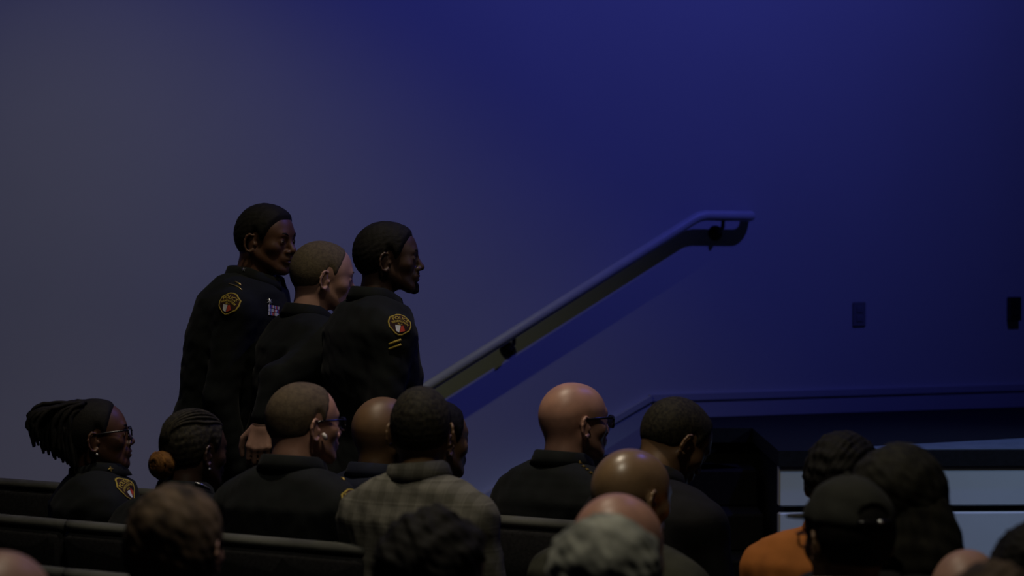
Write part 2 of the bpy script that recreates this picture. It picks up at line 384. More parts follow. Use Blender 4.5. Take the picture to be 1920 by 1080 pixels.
def nets(f, g):
    s = f < 0; nx, ny, nz = f.shape
    c = np.zeros((nx - 1, ny - 1, nz - 1), np.int8); cs = [(i, j, k) for i in (0, 1) for j in (0, 1) for k in (0, 1)]
    for (i, j, k) in cs: c += s[i:nx - 1 + i, j:ny - 1 + j, k:nz - 1 + k]
    act = (c > 0) & (c < 8); I, J, K = np.nonzero(act); m = len(I)
    idx = np.full(act.shape, -1, np.int64); idx[I, J, K] = np.arange(m)
    acc = np.zeros((m, 3), np.float32); cnt = np.zeros(m, np.float32)
    for a in cs:
        for ax in range(3):
            if a[ax]: continue
            b = list(a); b[ax] = 1
            va = f[I + a[0], J + a[1], K + a[2]]; vb = f[I + b[0], J + b[1], K + b[2]]
            mk = (va < 0) != (vb < 0); t = np.where(mk, va / np.where(mk, va - vb, 1), 0)
            for d in range(3): acc[:, d] += np.where(mk, a[d] + (t if d == ax else 0), 0)
            cnt += mk
    V = acc / cnt[:, None] + np.stack([I, J, K], 1); V = V * g.h + g.lo
    Q = []
    for ax in range(3):
        sl_a = [slice(None)] * 3; sl_b = [slice(None)] * 3; sl_a[ax] = slice(0, -1); sl_b[ax] = slice(1, None)
        sa, sb_ = s[tuple(sl_a)], s[tuple(sl_b)]; d = sa != sb_
        o1, o2 = [(1, 2), (2, 0), (0, 1)][ax]
        P = np.array(np.nonzero(d)).T; ok = (P[:, o1] > 0) & (P[:, o2] > 0) & (P[:, o1] < f.shape[o1] - 1) & (P[:, o2] < f.shape[o2] - 1); P = P[ok]
        ins = sa[P[:, 0], P[:, 1], P[:, 2]]
        def cell(da, db):
            q = P.copy(); q[:, o1] -= da; q[:, o2] -= db; return idx[q[:, 0], q[:, 1], q[:, 2]]
        q = np.stack([cell(1, 1), cell(0, 1), cell(0, 0), cell(1, 0)], 1); q[~ins] = q[~ins][:, ::-1]; Q.append(q)
    Q = np.concatenate(Q); Q = Q[(Q >= 0).all(1)]
    return V, Q
def folds(g, amp, seed, wl=.11):
    r = np.random.default_rng(seed); out = 0
    for i in range(5):
        d = r.normal(size=3); d /= np.linalg.norm(d); k = 2 * math.pi / (wl * (0.6 + r.random()))
        out = out + np.sin((g.X * d[0] + g.Y * d[1] + g.Z * d[2]) * k + r.random() * 6)
    return (out * amp / 2.5).astype(np.float32)

def head_base(g, p):
    w, jw = p.get('w', 1), p.get('jaw', 1)
    f = ell(g, (0, -.012, .030), (.076 * w, .096, .084))
    f = smin(f, ell(g, (0, -.045, .004), (.066 * w, .060, .066)), .03)
    f = smin(f, ell(g, (0, .030, .012), (.063 * w, .062, .078)), .03)
    f = smin(f, ell(g, (0, .030, -.055), (.052 * jw, .056, .050)), .03)
    for s in (-1, 1):
        f = smin(f, cone(g, (s * .056 * jw, -.004, -.045), (s * .026 * jw, .066, -.094), .015, .014), .03)
        f = smin(f, ell(g, (s * .045, .052, -.022), (.022, .026, .022)), .02)
    f = smin(f, ell(g, (0, .074, -.099), (.021 * jw, .017, .016)), .025)
    return f
def head_face(g, p):
    f = head_base(g, p)
    nk = p.get('nose', 1)
    f = smin(f, cone(g, (-.030, .078, .021), (.030, .078, .021), .011, .011), .018)
    for s in (-1, 1):
        f = smax(f, -ell(g, (s * .031, .100, .000), (.018, .018, .013)), .012)
        f = smin(f, ell(g, (s * .032, .0765, -.001), (.0150, .0150, .0130)), .005)
        f = smax(f, -ell(g, (s * .032, .093, -.001), (.0115, .010, .0035)), .003)
    f = smin(f, cone(g, (0, .086, .008), (0, .106 + .006 * (nk - 1), -.030), .0065, .0105 * nk), .012)
    for s in (-1, 1): f = smin(f, ell(g, (s * .0125 * nk, .0955, -.036), (.0085 * nk, .011, .008)), .006)
    f = smin(f, ell(g, (0, .084, -.060), (.030, .016, .020)), .015)
    f = smin(f, ell(g, (0, .0945, -.0600), (.022, .0095, .0062)), .004)
    f = smin(f, ell(g, (0, .0925, -.0715), (.020, .0095, .0070)), .004)
    f = smax(f, -ell(g, (0, .104, -.0655), (.021, .010, .0016)), .002)
    # ears
    for s in (-1, 1):
        ca, sa = math.cos(R(-12)), math.sin(R(-12))
        pts = []
        for k in range(9):
            an = R(-60 + 34 * k)       # C shape opening forward
            yy = -.013 * math.sin(an) * 1.0; zz = .029 * math.cos(an)
            pts.append((an, yy, zz))
        prev = None
        e = ell(g, (s * .079 * p.get('w', 1), -.012, -.014), (.0045, .014, .027))
        for k in range(8):
            an = R(70 - 36 * k)
            q = (s * (.0800 + .0075 * (1 - math.cos(R(60 + 36 * k)))) * p.get('w', 1), -.012 + .0165 * math.cos(R(60 + 36 * k)) - .000, -.012 + .030 * math.sin(R(60 + 36 * k)))
            if prev is not None: e = smin(e, cone(g, prev, q, .0042, .0042), .003)
            prev = q
        e = smin(e, ell(g, (s * .080 * p.get('w', 1), -.008, -.042), (.005, .0075, .008)), .006)
        e = smin(e, ell(g, (s * .078 * p.get('w', 1), .003, -.016), (.006, .005, .008)), .004)
        f = smin(f, e, .007)
    return f

LINES = {   # hairline height as a function of y in the head frame
 'full':   ([-.13, -.075, -.04, -.022, -.004, .012, .022, .036, .052, .070, .11], [-.085, -.080, -.062, -.030, .022, .018, -.012, .005, .040, .066, .078]),
 'high':   ([-.13, -.075, -.04, -.022, -.004, .012, .022, .034, .050, .066, .11], [-.080, -.075, -.058, -.030, .022, .018, -.010, .020, .060, .090, .110]),
 'low':    ([-.13, -.075, -.04, -.022, -.004, .012, .022, .036, .056, .074, .11], [-.100, -.100, -.080, -.030, .020, .018, -.022, -.005, .032, .060, .070]),
}
def hair_shape(g, p, h):
    t = h.get('t', .010); f = head_base(g, p) - t
    ys, zs = LINES[h.get('line', 'full')]
    zl = np.interp(g.Y, ys, zs).astype(np.float32)
    # receding sides: centre forelock stays lower
    cut = (zl - g.Z) * .75
    if not h.get('hard'):
        if h.get('edge', 0): cut = cut + folds(g, h['edge'], 3, .02)
        q = np.clip(-cut / h.get('fade', .026), 0, 1); f = head_base(g, p) + .0016 - (t + .0016) * (q * q * (3 - 2 * q)) ** .7
        f = np.where(cut > .004, np.maximum(f, cut), f)
        if h.get('noise'): f = f + folds(g, h['noise'], h.get('seed', 1), h.get('wl', .03)) * (q > .5)
        return f
    if h.get('fringe'): cut = np.maximum(cut, (g.Z - h['fringe'] + g.Y * .35 + .02) * .9)
    if h.get('edge', 0): cut = cut + folds(g, h['edge'], 3, .02)
    f = smax(f, cut, max(.004, t * .9))
    if h.get('noise'):
        f = f + folds(g, h['noise'], h.get('seed', 1), h.get('wl', .03)) * (g.Z > -.2)
    return f
def full_hair(g, p, h):      # long or bulky hair covering neck
    t = h.get('t', .022)
    f = ell(g, (0, -.018, .030), (.078 + t, .100 + t, .088 + t * .8))
    if h.get('long'):
        L = h['long']
        f = smin(f, ell(g, (0, -.045, -.03 - L * .3), (.085 + t, .060 + t * .7, .09 + L * .5)), .05)
    else: f = smin(f, ell(g, (0, -.045, -.015), (.072 + t, .062 + t * .6, .085)), .04)
    zl = np.interp(g.Y, [-.2, .0, .02, .06, .1, .15], [-.6, -.6, -.03, .045, .062, .07]).astype(np.float32)
    f = smax(f, (zl - g.Z) * .7, .02)
    f = f + folds(g, h.get('noise', .004), h.get('seed', 1), h.get('wl', .035)) + folds(g, h.get('noise', .004) * .6, h.get('seed', 1) + 9, h.get('wl', .035) * .45)
    return f

def sect(g, P, Nb, ts, As, Bs, Cs, t0=-.3, t1=1.06):
    P = np.asarray(P, np.float32); Nb = np.asarray(Nb, np.float32); ax = Nb - P; L = float(np.linalg.norm(ax)); ax /= L
    X = np.array([1, 0, 0], np.float32); X = X - ax * (X @ ax); X /= np.linalg.norm(X); Y = np.cross(ax, X)
    x, y, z = g.X - P[0], g.Y - P[1], g.Z - P[2]
    t = (x * ax[0] + y * ax[1] + z * ax[2]) / L; u = x * X[0] + y * X[1] + z * X[2]; v = x * Y[0] + y * Y[1] + z * Y[2]
    A = np.interp(t, ts, As).astype(np.float32); B = np.interp(t, ts, Bs).astype(np.float32); Cc = np.interp(t, ts, Cs).astype(np.float32)
    d = (((np.abs(u) / A) ** 2.4 + (np.abs(v - Cc) / B) ** 2.4) ** (1 / 2.4) - 1) * np.minimum(A, B)
    return smax(d, np.maximum((t0 - t), (t - t1)) * L, .03), t

def mat3(yaw, pitch, roll): return np.array(Matrix.Rotation(-R(yaw), 3, 'Z') @ Matrix.Rotation(-R(pitch), 3, 'X') @ Matrix.Rotation(R(roll), 3, 'Y'))

def hand(g, wr, dr, pn, side, curl=.5):
    """wrist, direction of fingers, palm normal; side=+1 thumb on +cross"""
    y = nrm(dr); z = np.asarray(pn, np.float32); z = nrm(z - y * (z @ y)); x = np.cross(y, z) * side
    wr = np.asarray(wr, np.float32)
    f = cone(g, wr - y * .006, wr + y * .02, .025, .024); fg = None
    for k in range(4):
        xo = (.030 - .020 * k); kn = wr + x * xo + y * (.088 - .006 * abs(k - 1.2)) + z * .0
        f = smin(f, cone(g, wr + x * xo * .55 + y * .015, kn, .0155, .0110), .014)
        ln = [(.040, .026, .020), (.044, .029, .022), (.041, .027, .021), (.033, .021, .018)][k]; a = 0; p = kn
        for q in range(3):
            a += curl * (1.0 if q else .7) * (1 + .08 * k); dd = y * math.cos(a) + z * math.sin(a)
            e = p + dd * ln[q]; c = cone(g, p, e, .0095 - .0008 * q, .0088 - .0008 * q); fg = c if fg is None else np.minimum(fg, c); p = e
    tb = wr + x * .026 + y * .025 + z * .008; t1_ = tb + nrm(x * .8 + y * .75 + z * .4) * .042; t2 = t1_ + nrm(x * .15 + y * 1 + z * .5) * .032; t3 = t2 + nrm(-x * .2 + y + z * .5) * .024
    th = np.minimum(np.minimum(cone(g, tb, t1_, .0155, .0115), cone(g, t1_, t2, .0115, .0100)), cone(g, t2, t3, .0100, .0085))
    return smin(smin(f, fg, .006), th, .010)

def world_bvh(obs):
    V = []; Fc = []
    for o in obs:
        mw = o.matrix_world if o.parent is None else o.parent.matrix_world @ o.matrix_local
        n = len(V); V += [mw @ v.co for v in o.data.vertices]; Fc += [tuple(i + n for i in p.vertices) for p in o.data.polygons]
    return BVHTree.FromPolygons(V, Fc)
_tx = {}
def text_mesh(s):
    if s in _tx: return _tx[s]
    cu = bpy.data.curves.new('t', 'FONT'); cu.body = s; cu.align_x = 'CENTER'; cu.size = 1; cu.resolution_u = 3; cu.offset = .012
    ob = bpy.data.objects.new('t', cu); COL.objects.link(ob); dg = bpy.context.evaluated_depsgraph_get(); ev = ob.evaluated_get(dg); me = ev.to_mesh()
    V = np.array([v.co[:] for v in me.vertices]); Fc = [tuple(p.vertices) for p in me.polygons]; ev.to_mesh_clear()
    bpy.data.objects.remove(ob); bpy.data.curves.remove(cu)
    V = V[:, :2]; V[:, 1] -= .35; _tx[s] = (V, Fc); return _tx[s]
SHIELD = [(-.30, .93), (0, 1.0), (.36, .92), (.52, .76), (.88, .50), (.95, .05), (.84, -.42), (.30, -.90), (0, -1.0), (-.30, -.90), (-.84, -.42), (-.95, .05), (-.88, .50), (-.50, .76)]
def ring_pts(poly, n=6):
    P = []
    for i in range(len(poly)):
        a, b = poly[i], poly[(i + 1) % len(poly)]
        for k in range(n): t = k / n; P.append((a[0] + (b[0] - a[0]) * t, a[1] + (b[1] - a[1]) * t))
    return P

class Surf:
    """frame on a clothing surface seen from the camera at a pixel"""
    def __init__(s, bvh, px, py, rot=0, inv=None, up=None):
        r = Vector(ray(px, py)).normalized(); h = bvh.ray_cast(Vector(CAMP), r)
        s.ok = h[0] is not None; s.b = bvh
        if not s.ok: print('MISS', px, py); return
        s.c = h[0]; n = Vector((0, 0, 0))
        for dx in (-8, 0, 8):
            for dy in (-8, 0, 8):
                hh = bvh.ray_cast(Vector(CAMP), Vector(ray(px + dx, py + dy)).normalized())
                if hh[0] and (hh[0] - s.c).length < .06: n += hh[1] if hh[1].dot(r) < 0 else -hh[1]
        s.n = n.normalized(); u = Vector((0, 0, 1)); y = (u - s.n * u.dot(s.n)).normalized(); x = y.cross(s.n)
        a = R(rot); s.x = x * math.cos(a) + y * math.sin(a); s.y = y * math.cos(a) - x * math.sin(a); s.inv = inv
    def put(s, pts, lift):
        out = []
        for (a, b) in pts:
            st = s.c + s.x * a + s.y * b + s.n * .05; h = s.b.ray_cast(st, -s.n)
            p = (h[0] + s.n * lift) if h[0] and abs((h[0] - s.c).dot(s.n)) < .04 else s.c + s.x * a + s.y * b + s.n * lift
            out.append(s.inv @ p)
        return out

def add_patch(par, sf_, sc):
    if not sf_.ok: return
    # backing as grid fan
    poly = ring_pts(SHIELD, 4); n = len(poly); V2 = []; Fc = []
    for k in (1.0, .66, .33): V2 += [(p[0] * k * sc, p[1] * k * sc) for p in poly]
    V2.append((0, 0))
    for k in range(2):
        for i in range(n): Fc.append((k * n + i, k * n + (i + 1) % n, (k + 1) * n + (i + 1) % n, (k + 1) * n + i))
    for i in range(n): Fc.append((2 * n + i, 2 * n + (i + 1) % n, 3 * n))
    top = sf_.put(V2, .0022)
    base = mesh_obj('shoulder_patch', top, Fc, M['patchbase'], par, True); base['label'] = 'dark shoulder patch edged in yellow, lettered POLICE'
    V = []; Fc = []
    out = sf_.put([(p[0] * 1.0 * sc, p[1] * 1.0 * sc) for p in poly], .0018); mid = sf_.put([(p[0] * .95 * sc, p[1] * .95 * sc) for p in poly], .0042); inn = sf_.put([(p[0] * .89 * sc, p[1] * .89 * sc) for p in poly], .0025)
    V = out + mid + inn
    for k in range(2):
        for i in range(n): Fc.append((k * n + i, k * n + (i + 1) % n, (k + 1) * n + (i + 1) % n, (k + 1) * n + i))
    mesh_obj('border', V, Fc, M['thread'], base)
    def txt(s, size, yc, arc, nm, kx=1.0):
        T, Fx = text_mesh(s); pts = []
        for (x, y) in T:
            x = x * size * kx; y = y * size; an = x / arc
            pts.append((math.sin(an) * (arc + y) * sc, (yc - arc + math.cos(an) * (arc + y)) * sc))
        mesh_obj(nm, sf_.put(pts, .0040), Fx, M['thread'], base, False)
    txt('POLICE', .44, .50, 1.25, 'lettering', .95); txt('BIRMINGHAM', .27, .17, 1.1, 'lettering', .84); txt('ALA', .22, -.06, 1.5, 'lettering')
    def poly2(P, m, nm): mesh_obj(nm, sf_.put([(x * sc, y * sc) for x, y in P], .0040), [tuple(range(len(P)))], m, base, False)
    poly2([(-.36, -.20), (.06, -.20), (.02, -.76), (-.26, -.66)], M['white_thread'], 'map_emblem')
    poly2([(.10, -.20), (.26, -.16), (.46, -.52), (.06, -.74)], M['red_thread'], 'map_emblem')
def star(par, sf_, r, m, nm='collar_pin', n=5):
    if not sf_.ok: return
    P = []
    for i in range(2 * n): a = math.pi * i / n; q = r if i % 2 == 0 else r * .45; P.append((math.sin(a) * q, math.cos(a) * q))
    top = sf_.put([(0, 0)], .006) + sf_.put(P, .003) + sf_.put(P, .0005); k = 2 * n
    Fc = [(0, 1 + i, 1 + (i + 1) % k) for i in range(k)] + [(1 + i, 1 + k + i, 1 + k + (i + 1) % k, 1 + (i + 1) % k) for i in range(k)]
    mesh_obj(nm, top, Fc, m, par, False)
def bar(par, sf_, pts2, w, m, nm, lift=.003):
    if not sf_.ok: return
    P = [Vector(p) for p in sf_.put(pts2, lift)]
    MB().tube(P, w, 6).build(nm, m, par, True)

PEOPLE = {}
def person(key, label, px, py, d, phi, hyaw=None, pitch=0, roll=0, stand=False, skin='skin_dark', cloth='uniform', trous='trouser', hair=None, head={}, hs=1.0,
           lean=.03, side=0, bw=1.0, arms=None, collar='stand', seed=1, vox=.011, hvox=.0045, glasses=None, hair_mat='hair_black', hx=(0, .05), neck=.142, face=True, collar_m=None, build=1.0):
    hyaw = phi if hyaw is None else hyaw
    tk = (hair or {}).get('t', 0); tk = tk * .8 if (hair or {}).get('kind') == 'full' else tk
    top = pix(px, py, d); Hw = np.array([top[0], d, top[2] - .114 * hs - tk])
    if pitch: Hw[2] += .002 * 0
    zN = Hw[2] - neck
    N_ = np.array([side, lean, zN]); H = N_ + np.array([hx[0], hx[1], neck])
    pz = .93 if stand else .50
    if stand: pz = zN - .56
    P = np.array([0, 0, pz])
    rz = Matrix.Rotation(-R(phi), 3, 'Z'); off = np.array(rz @ Vector(H)); org = (Hw[0] - off[0], Hw[1] - off[1], 0)
    MW = Matrix.Translation(org) @ rz.to_4x4(); INV = MW.inverted()
    if arms: arms = {k_: [tuple(INV @ Vector(pix(*q[1:]))) if q[0] == 'px' else q for q in v[:2]] + list(v[2:]) for k_, v in arms.items()}
    HR = mat3(hyaw - phi, pitch, roll); H = H.astype(np.float32)
    hp = dict(head)
    def toloc(V): return (V * hs) @ HR.T + H                  # head frame -> person frame
    def tohead(p): return ((np.asarray(p) - H) @ HR) / hs
    # ---- head
    Nh = tohead(N_ + np.array([0, -.01, -.03]))
    lo = np.array([-.10, -.13, -.16]); hi = np.array([.10, .135, .14])
    lo = np.minimum(lo, Nh - .075); hi = np.maximum(hi, Nh + .075); lo[2] = Nh[2] - .02
    g = G3(lo, hi, hvox)
    f = head_face(g, hp) if face else head_face(g, hp)
    nr = hp.get('neck', 1)
    f = smin(f, cone(g, (0, -.030, -.045), Nh, .052 * nr, .060 * nr), .025)
    V, Q = nets(f, g); HV = toloc(V); VV = [HV]; QQ = [Q]; nv = len(HV)
    # ---- limb layout
    sw = .168 * bw
    Sh = {s: N_ + np.array([s * sw, -.014, -.086]) for s in (-1, 1)}
    A = {}
    for s in (-1, 1):
        if arms and s in arms: el, wr, fd, pn = [np.array(q, float) for q in arms[s][:4]]
        elif stand: el = Sh[s] + (s * .045, -.045, -.285); wr = el + np.array((-s * .01, .07, -.245)); fd = (0, .25, -1); pn = (-s, 0, 0)
        else: el = Sh[s] + (s * .055, .03, -.275); wr = np.array([s * .10, .27, .615]); fd = (-s * .3, 1, -.2); pn = (0, -.1, -1)
        A[s] = (np.array(el, float), np.array(wr, float), np.array(fd, float), np.array(pn, float))
    if stand: K = {s: (np.array([s * .095, 0, pz - .02]), np.array([s * .10, .03, .50]), np.array([s * .105, -.02, .10])) for s in (-1, 1)}
    else: K = {s: (np.array([s * .095, .02, .535]), np.array([s * .115, .45, .525]), np.array([s * .115, .43, .10])) for s in (-1, 1)}
    ts = [-.35, -.15, 0, .28, .62, .86, 1.0, 1.06]
    def torso(g, o, jk=False):
        As = np.array([.165, .175, .172, .150, .172, .165, .120, .07]) * bw; Bs = np.array([.12, .125, .125, .112, .125, .108, .080, .06]) * (1 + (bw - 1) * .6) * build
        if jk: As = As + [0.02, .012, .004, .018, .012, .014, .01, 0]; Bs = Bs + [.016, .008, .002, .008, .008, .008, .004, 0]
        Cs = [0, 0, 0, .008, -.006, -.018, -.006, 0]
        d_, t = sect(g, P, N_, ts, As + o, Bs + o, Cs, -.22 if (stand and jk) else -.16, 1.04)
        for s in (-1, 1):
            d_ = smin(d_, cone(g, N_ + np.array([s * .035, -.012, -.02]), Sh[s], .052 + o, .056 + o + (.006 if jk else 0)), .045)
        return d_
    def arm(g, s, o, end=0.0):
        el, wr, fd, pn = A[s]; w2 = wr - nrm(wr - el) * end
        f_ = cone(g, Sh[s], el, .054 * (bw ** .5) + o, .041 + o); f_ = smin(f_, cone(g, el, w2, .040 + o, .027 + o + end * .05), .02); return f_
    def legs(g, o, foot=True):
        f_ = None
        for s in (-1, 1):
            a, b, c = K[s]; q = smin(cone(g, a, b, .088 + o, .062 + o), cone(g, b, c, .058 + o, .040 + o), .03)
            f_ = q if f_ is None else np.minimum(f_, q)
        return f_
    allp = [P, N_, H] + [Sh[s] for s in Sh] + [q for s in A for q in A[s][:2]] + [q for s in K for q in K[s]]
    lo = np.min(allp, 0) - .16; hi = np.max(allp, 0) + .12; lo[2] = .0; hi[2] = N_[2] + .03; lo[1] -= .03; hi[1] += .16
    g = G3(lo, hi, .016)
    f = torso(g, 0); f = smin(f, legs(g, 0), .05)
    for s in (-1, 1):
        f = smin(f, arm(g, s, 0), .03)
        c = K[s][2]; f = smin(f, cone(g, c - np.array([0, .02, .055]), c + np.array([s * .01, .15, -.072]), .034, .024), .03)
    f = smin(f, cone(g, N_ + np.array([0, -.01, -.05]), N_ + np.array([0, 0, .03]), .062 * nr, .056 * nr), .03)
    V, Q = nets(f, g); VV.append(V); QQ.append(Q + nv); nv += len(V)
    for s in (-1, 1):
        el, wr, fd, pn = A[s]; cu = arms[s][4] if arms and s in arms and len(arms[s]) > 4 else .35
        hg = G3(wr - .21, wr + .21, .0045 if (arms and s in arms) else .006)
        f = hand(hg, wr, fd, pn, -s if pn[2] > -.5 else s, cu); V, Q = nets(f, hg); VV.append(V); QQ.append(Q + nv); nv += len(V)
    root = mesh_obj('person', np.concatenate(VV), np.concatenate(QQ), M[skin]); root.matrix_world = MW
    tag(root, label, 'person')
    # ---- clothing
    g = G3(np.array(lo) - [.02, .02, 0], np.array(hi) + [.02, 0, .06], vox); low = (pz - .16) if stand else .50
    g = G3((lo[0] - .02, lo[1] - .02, min(low, min(A[s][1][2] for s in A) - .06) - .05), (hi[0] + .02, max([q[1] for s in A for q in A[s][:2]] + [N_[1], P[1]]) + .2, N_[2] + .09), vox)
    f = torso(g, .012, True)
    for s in (-1, 1): f = smin(f, arm(g, s, .013, .015), .022)
    cut = (g.Z - (N_[2] + .030) + (g.Y - N_[1]) * .35)          # open neckline lower at the front
    f = smax(f, cut, .012)
    f = smax(f, (low - g.Z) - 1000 * (np.abs(g.X) > .25) * 0, .02) if stand else f
    f = f + folds(g, .0022, seed, .10) + folds(g, .0013, seed + 5, .05)
    V, Q = nets(f, g); jacket = mesh_obj('jacket' if cloth not in ('orange', 'beige') else 'shirt', V, Q, M[cloth], root)
    g = G3((-.30, min(K[1][2][1], 0) - .2, .03), (.30, max(K[1][1][1], 0) + .16, pz + .12), .015)
    f = smin(legs(g, .014), sect(g, P, N_, ts, np.array([.165, .175, .172, .150, .17, .16, .12, .07]) * bw + .008, np.array([.12, .125, .125, .112, .12, .1, .08, .06]) + .008, [0] * 8, -.16, .12)[0], .05)
    f = smax(f, .085 - g.Z, .01); f = f + folds(g, .002, seed + 2, .09)
    V, Q = nets(f, g); tro = mesh_obj('trousers', V, Q, M[trous], root)
    for s in (-1, 1):
        c = K[s][2]; g = G3(c - [.07, .10, .11], c + [.07, .23, .05], .008)
        f = smin(cone(g, c - np.array([0, .025, .055]), c + np.array([s * .01, .15, -.066]), .044, .036), cone(g, c, c + np.array([0, 0, -.03]), .046, .05), .03)
        f = smax(f, .004 - g.Z, .004); f = smax(f, g.Z - .10, .004); V, Q = nets(f, g); mesh_obj('shoe', V, Q, M['shoe'], root)
    # collar: folded band around the neck
    nd = (H + np.array([0, -.03, -.05]) - N_); nd = nd / np.linalg.norm(nd); nd = nrm(nd * [.6, .55, 1])
    xa = nrm(np.array([1, 0, 0]) - nd * nd[0]); ya = np.cross(nd, xa)
    V = []; Fc = []; nT = 44; hgt = {'stand': .040, 'suit': .042, 'shirt': .036, 'crew': .018}[collar]; fall = {'stand': .040, 'suit': .046, 'shirt': .036, 'crew': .010}[collar]
    prof = [(0, -.012), (.001, .3), (.003, .75), (.008, 1.0), (.014, .92), (.020, .45), (.026, -.05)] if collar != 'crew' else [(0, -.02), (.002, .5), (.006, 1), (.012, .6), (.014, -.4)]
    for i in range(nT + 1):
        th = R(-162 + 324 * i / nT) - math.pi / 2     # opening at front (+y)
        cx, cy = math.cos(th), math.sin(th); fr = max(0, cy)
        for (ro, hh) in prof:
            rr = .064 * nr + ro; z_ = (hh * hgt if hh > 0 else hh * fall) + .018 - .030 * fr
            V.append(N_ + xa * cx * rr + ya * (cy * rr * 1.06 + .0) + nd * z_)
    m_ = len(prof)
    for i in range(nT):
        for j in range(m_ - 1): Fc.append((i * m_ + j, i * m_ + j + 1, (i + 1) * m_ + j + 1, (i + 1) * m_ + j))
    col = mesh_obj('collar', V, Fc, M[collar_m or cloth], root)
    md = col.modifiers.new('thick', 'SOLIDIFY'); md.thickness = .003
    # ---- hair
    if hair:
        k = hair.get('kind', 'cap')
        if k == 'cap': g = G3((-.105, -.135, -.13), (.105, .115, .15), min(hvox, .0045)); f = hair_shape(g, hp, hair)
        elif k == 'full': q = .05 + hair.get('long', 0); g = G3((-.14, -.17, -.15 - q), (.14, .14, .16), .0045); f = full_hair(g, hp, hair)
        V, Q = nets(f, g); ho = mesh_obj('hair', toloc(V), Q, M[hair_mat], root)
    # ---- eyes, brows
    for s in (-1, 1):
        b = MB().ball((0, 0, 0), .0112, 12, 8, Matrix.Rotation(math.pi / 2, 3, 'X')); c = np.array([s * .032, .0795, -.001])
        V = np.array(b.v); fm = [1 if np.mean([b.v[i][1] for i in fc]) > .0090 else 0 for fc in b.f]
        mesh_obj('eye', toloc(V + c), b.f, None, root, mats=[M['eye'], M['iris']], fm=fm)
        if key in FACES:
            pts = [toloc(np.array([[s * x, y, z]]))[0] for x, y, z in ((.016, .094, .021), (.027, .093, .0265), (.038, .087, .0265), (.048, .077, .020))]
            MB().tube(pts, [.0025, .0034, .0032, .0015], 6).build('eyebrow', M[hair_mat], root, True)
    if glasses:
        m = MB(); zc = .002
        for s in (-1, 1):
            rim = []
            for k in range(21):
                a = 2 * math.pi * k / 20; cx = math.copysign(abs(math.cos(a)) ** .6, math.cos(a)); sz = math.copysign(abs(math.sin(a)) ** .6, math.sin(a))
                rim.append(toloc(np.array([[s * (.034 + .025 * cx), .108 - .010 * (.5 + .5 * cx) ** 2, zc - .004 + .017 * sz]]))[0])
            m.tube(rim, .0024 if glasses != 'sun' else .003, 6)
            tp = [toloc(np.array([[s * x, y, z]]))[0] for x, y, z in ((.059, .098, zc + .009), (.070, .085, zc + .010), (.0765, .03, zc + .010), (.080, -.002, zc + .008), (.080, -.018, zc - .008))]
            m.tube(tp, .0028 if glasses != 'sun' else .0036, 6)
        m.tube([toloc(np.array([[x, y, zc + .003]]))[0] for x, y in ((-.011, .108), (0, .111), (.011, .108))], .0022, 6)
        fr_ = m.build('glasses', M['frame_black'], root, True)
        if glasses == 'sun':
            for s in (-1, 1):
                rim = [toloc(np.array([[s * (.034 + .024 * math.cos(a)), .1075 - .010 * (.5 + .5 * math.cos(a)) ** 2, zc - .004 + .016 * math.sin(a)]]))[0] for a in [2 * math.pi * k / 18 for k in range(18)]]
                back = [toloc(np.array([[s * (.034 + .024 * math.cos(a)), .1055 - .010 * (.5 + .5 * math.cos(a)) ** 2, zc - .004 + .016 * math.sin(a)]]))[0] for a in [2 * math.pi * k / 18 for k in range(18)]]
                n = 18; mesh_obj('lens', rim + back, [tuple(range(n)), tuple(reversed(range(n, 2 * n)))] + [(i, n + i, n + (i + 1) % n, (i + 1) % n) for i in range(n)], M['lens_dark'], fr_, False)
    root['_'] = 0; del root['_']
    info = dict(root=root, MW=MW, INV=INV, jacket=jacket, collar=col, toloc=toloc, N=N_, H=H, A=A, tro=tro, P=P)
    info['bvh'] = world_bvh_local([jacket], MW); info['bvhc'] = world_bvh_local([jacket, col], MW)
    PEOPLE[key] = info
    return info
def world_bvh_local(obs, MW):
    V = []; Fc = []
    for o in obs:
        n = len(V); V += [MW @ v.co for v in o.data.vertices]; Fc += [tuple(i + n for i in p.vertices) for p in o.data.polygons]
    return BVHTree.FromPolygons(V, Fc)
FACES = {'P1', 'P2', 'P3', 'S1', 'S3', 'S8'}
def SF(k, px, py, rot=0, c=True): i = PEOPLE[k]; return Surf(i['bvhc' if c else 'bvh'], px, py, rot, i['INV'])

# ------------------------------------------------------------------ standing officers
person('P1', 'standing police officer in black uniform, leftmost, tallest, leaning forward with ribbons on the chest', 501, 381, 9.3, 100, 119, 4, 0, True,
       skin='skin_dark', hair=dict(t=.010, line='full', noise=.0006, wl=.012), lean=.143, hs=.98, bw=1.06, seed=3, vox=.0095, hvox=.0036, head=dict(w=1.0, jaw=1.08, nose=1.2, neck=1.2), hx=(0, .042), neck=.150, build=1.2)
person('P2', 'standing police officer with cropped fair hair in profile, between two dark-haired officers', 606, 452, 9.0, 60, 74, 8, 0, True,
       skin='skin_light', hair=dict(t=.003, line='high', edge=.002), hair_mat='hair_blond', lean=.04, hs=.98, seed=4, vox=.0095, hvox=.0036, hx=(0, .055), head=dict(jaw=.98),
       neck=.150, arms={1: (('px', 520, 712, 8.74), ('px', 492, 792, 8.69), (.22, -.28, -1), (-.8, .5, -.3), .75)})
person('P3', 'standing police officer with goatee and gold sleeve chevrons, rightmost and nearest the handrail', 729, 414, 8.72, 66, 88, 0, 0, True,
       skin='skin_deep', hair=dict(t=.009, line='full', noise=.0006, wl=.012), lean=.02, hs=.945, seed=5, vox=.0095, hvox=.0036, head=dict(jaw=1.0, nose=1.15, neck=1.0), hx=(0, .045), neck=.150, bw=1.02)
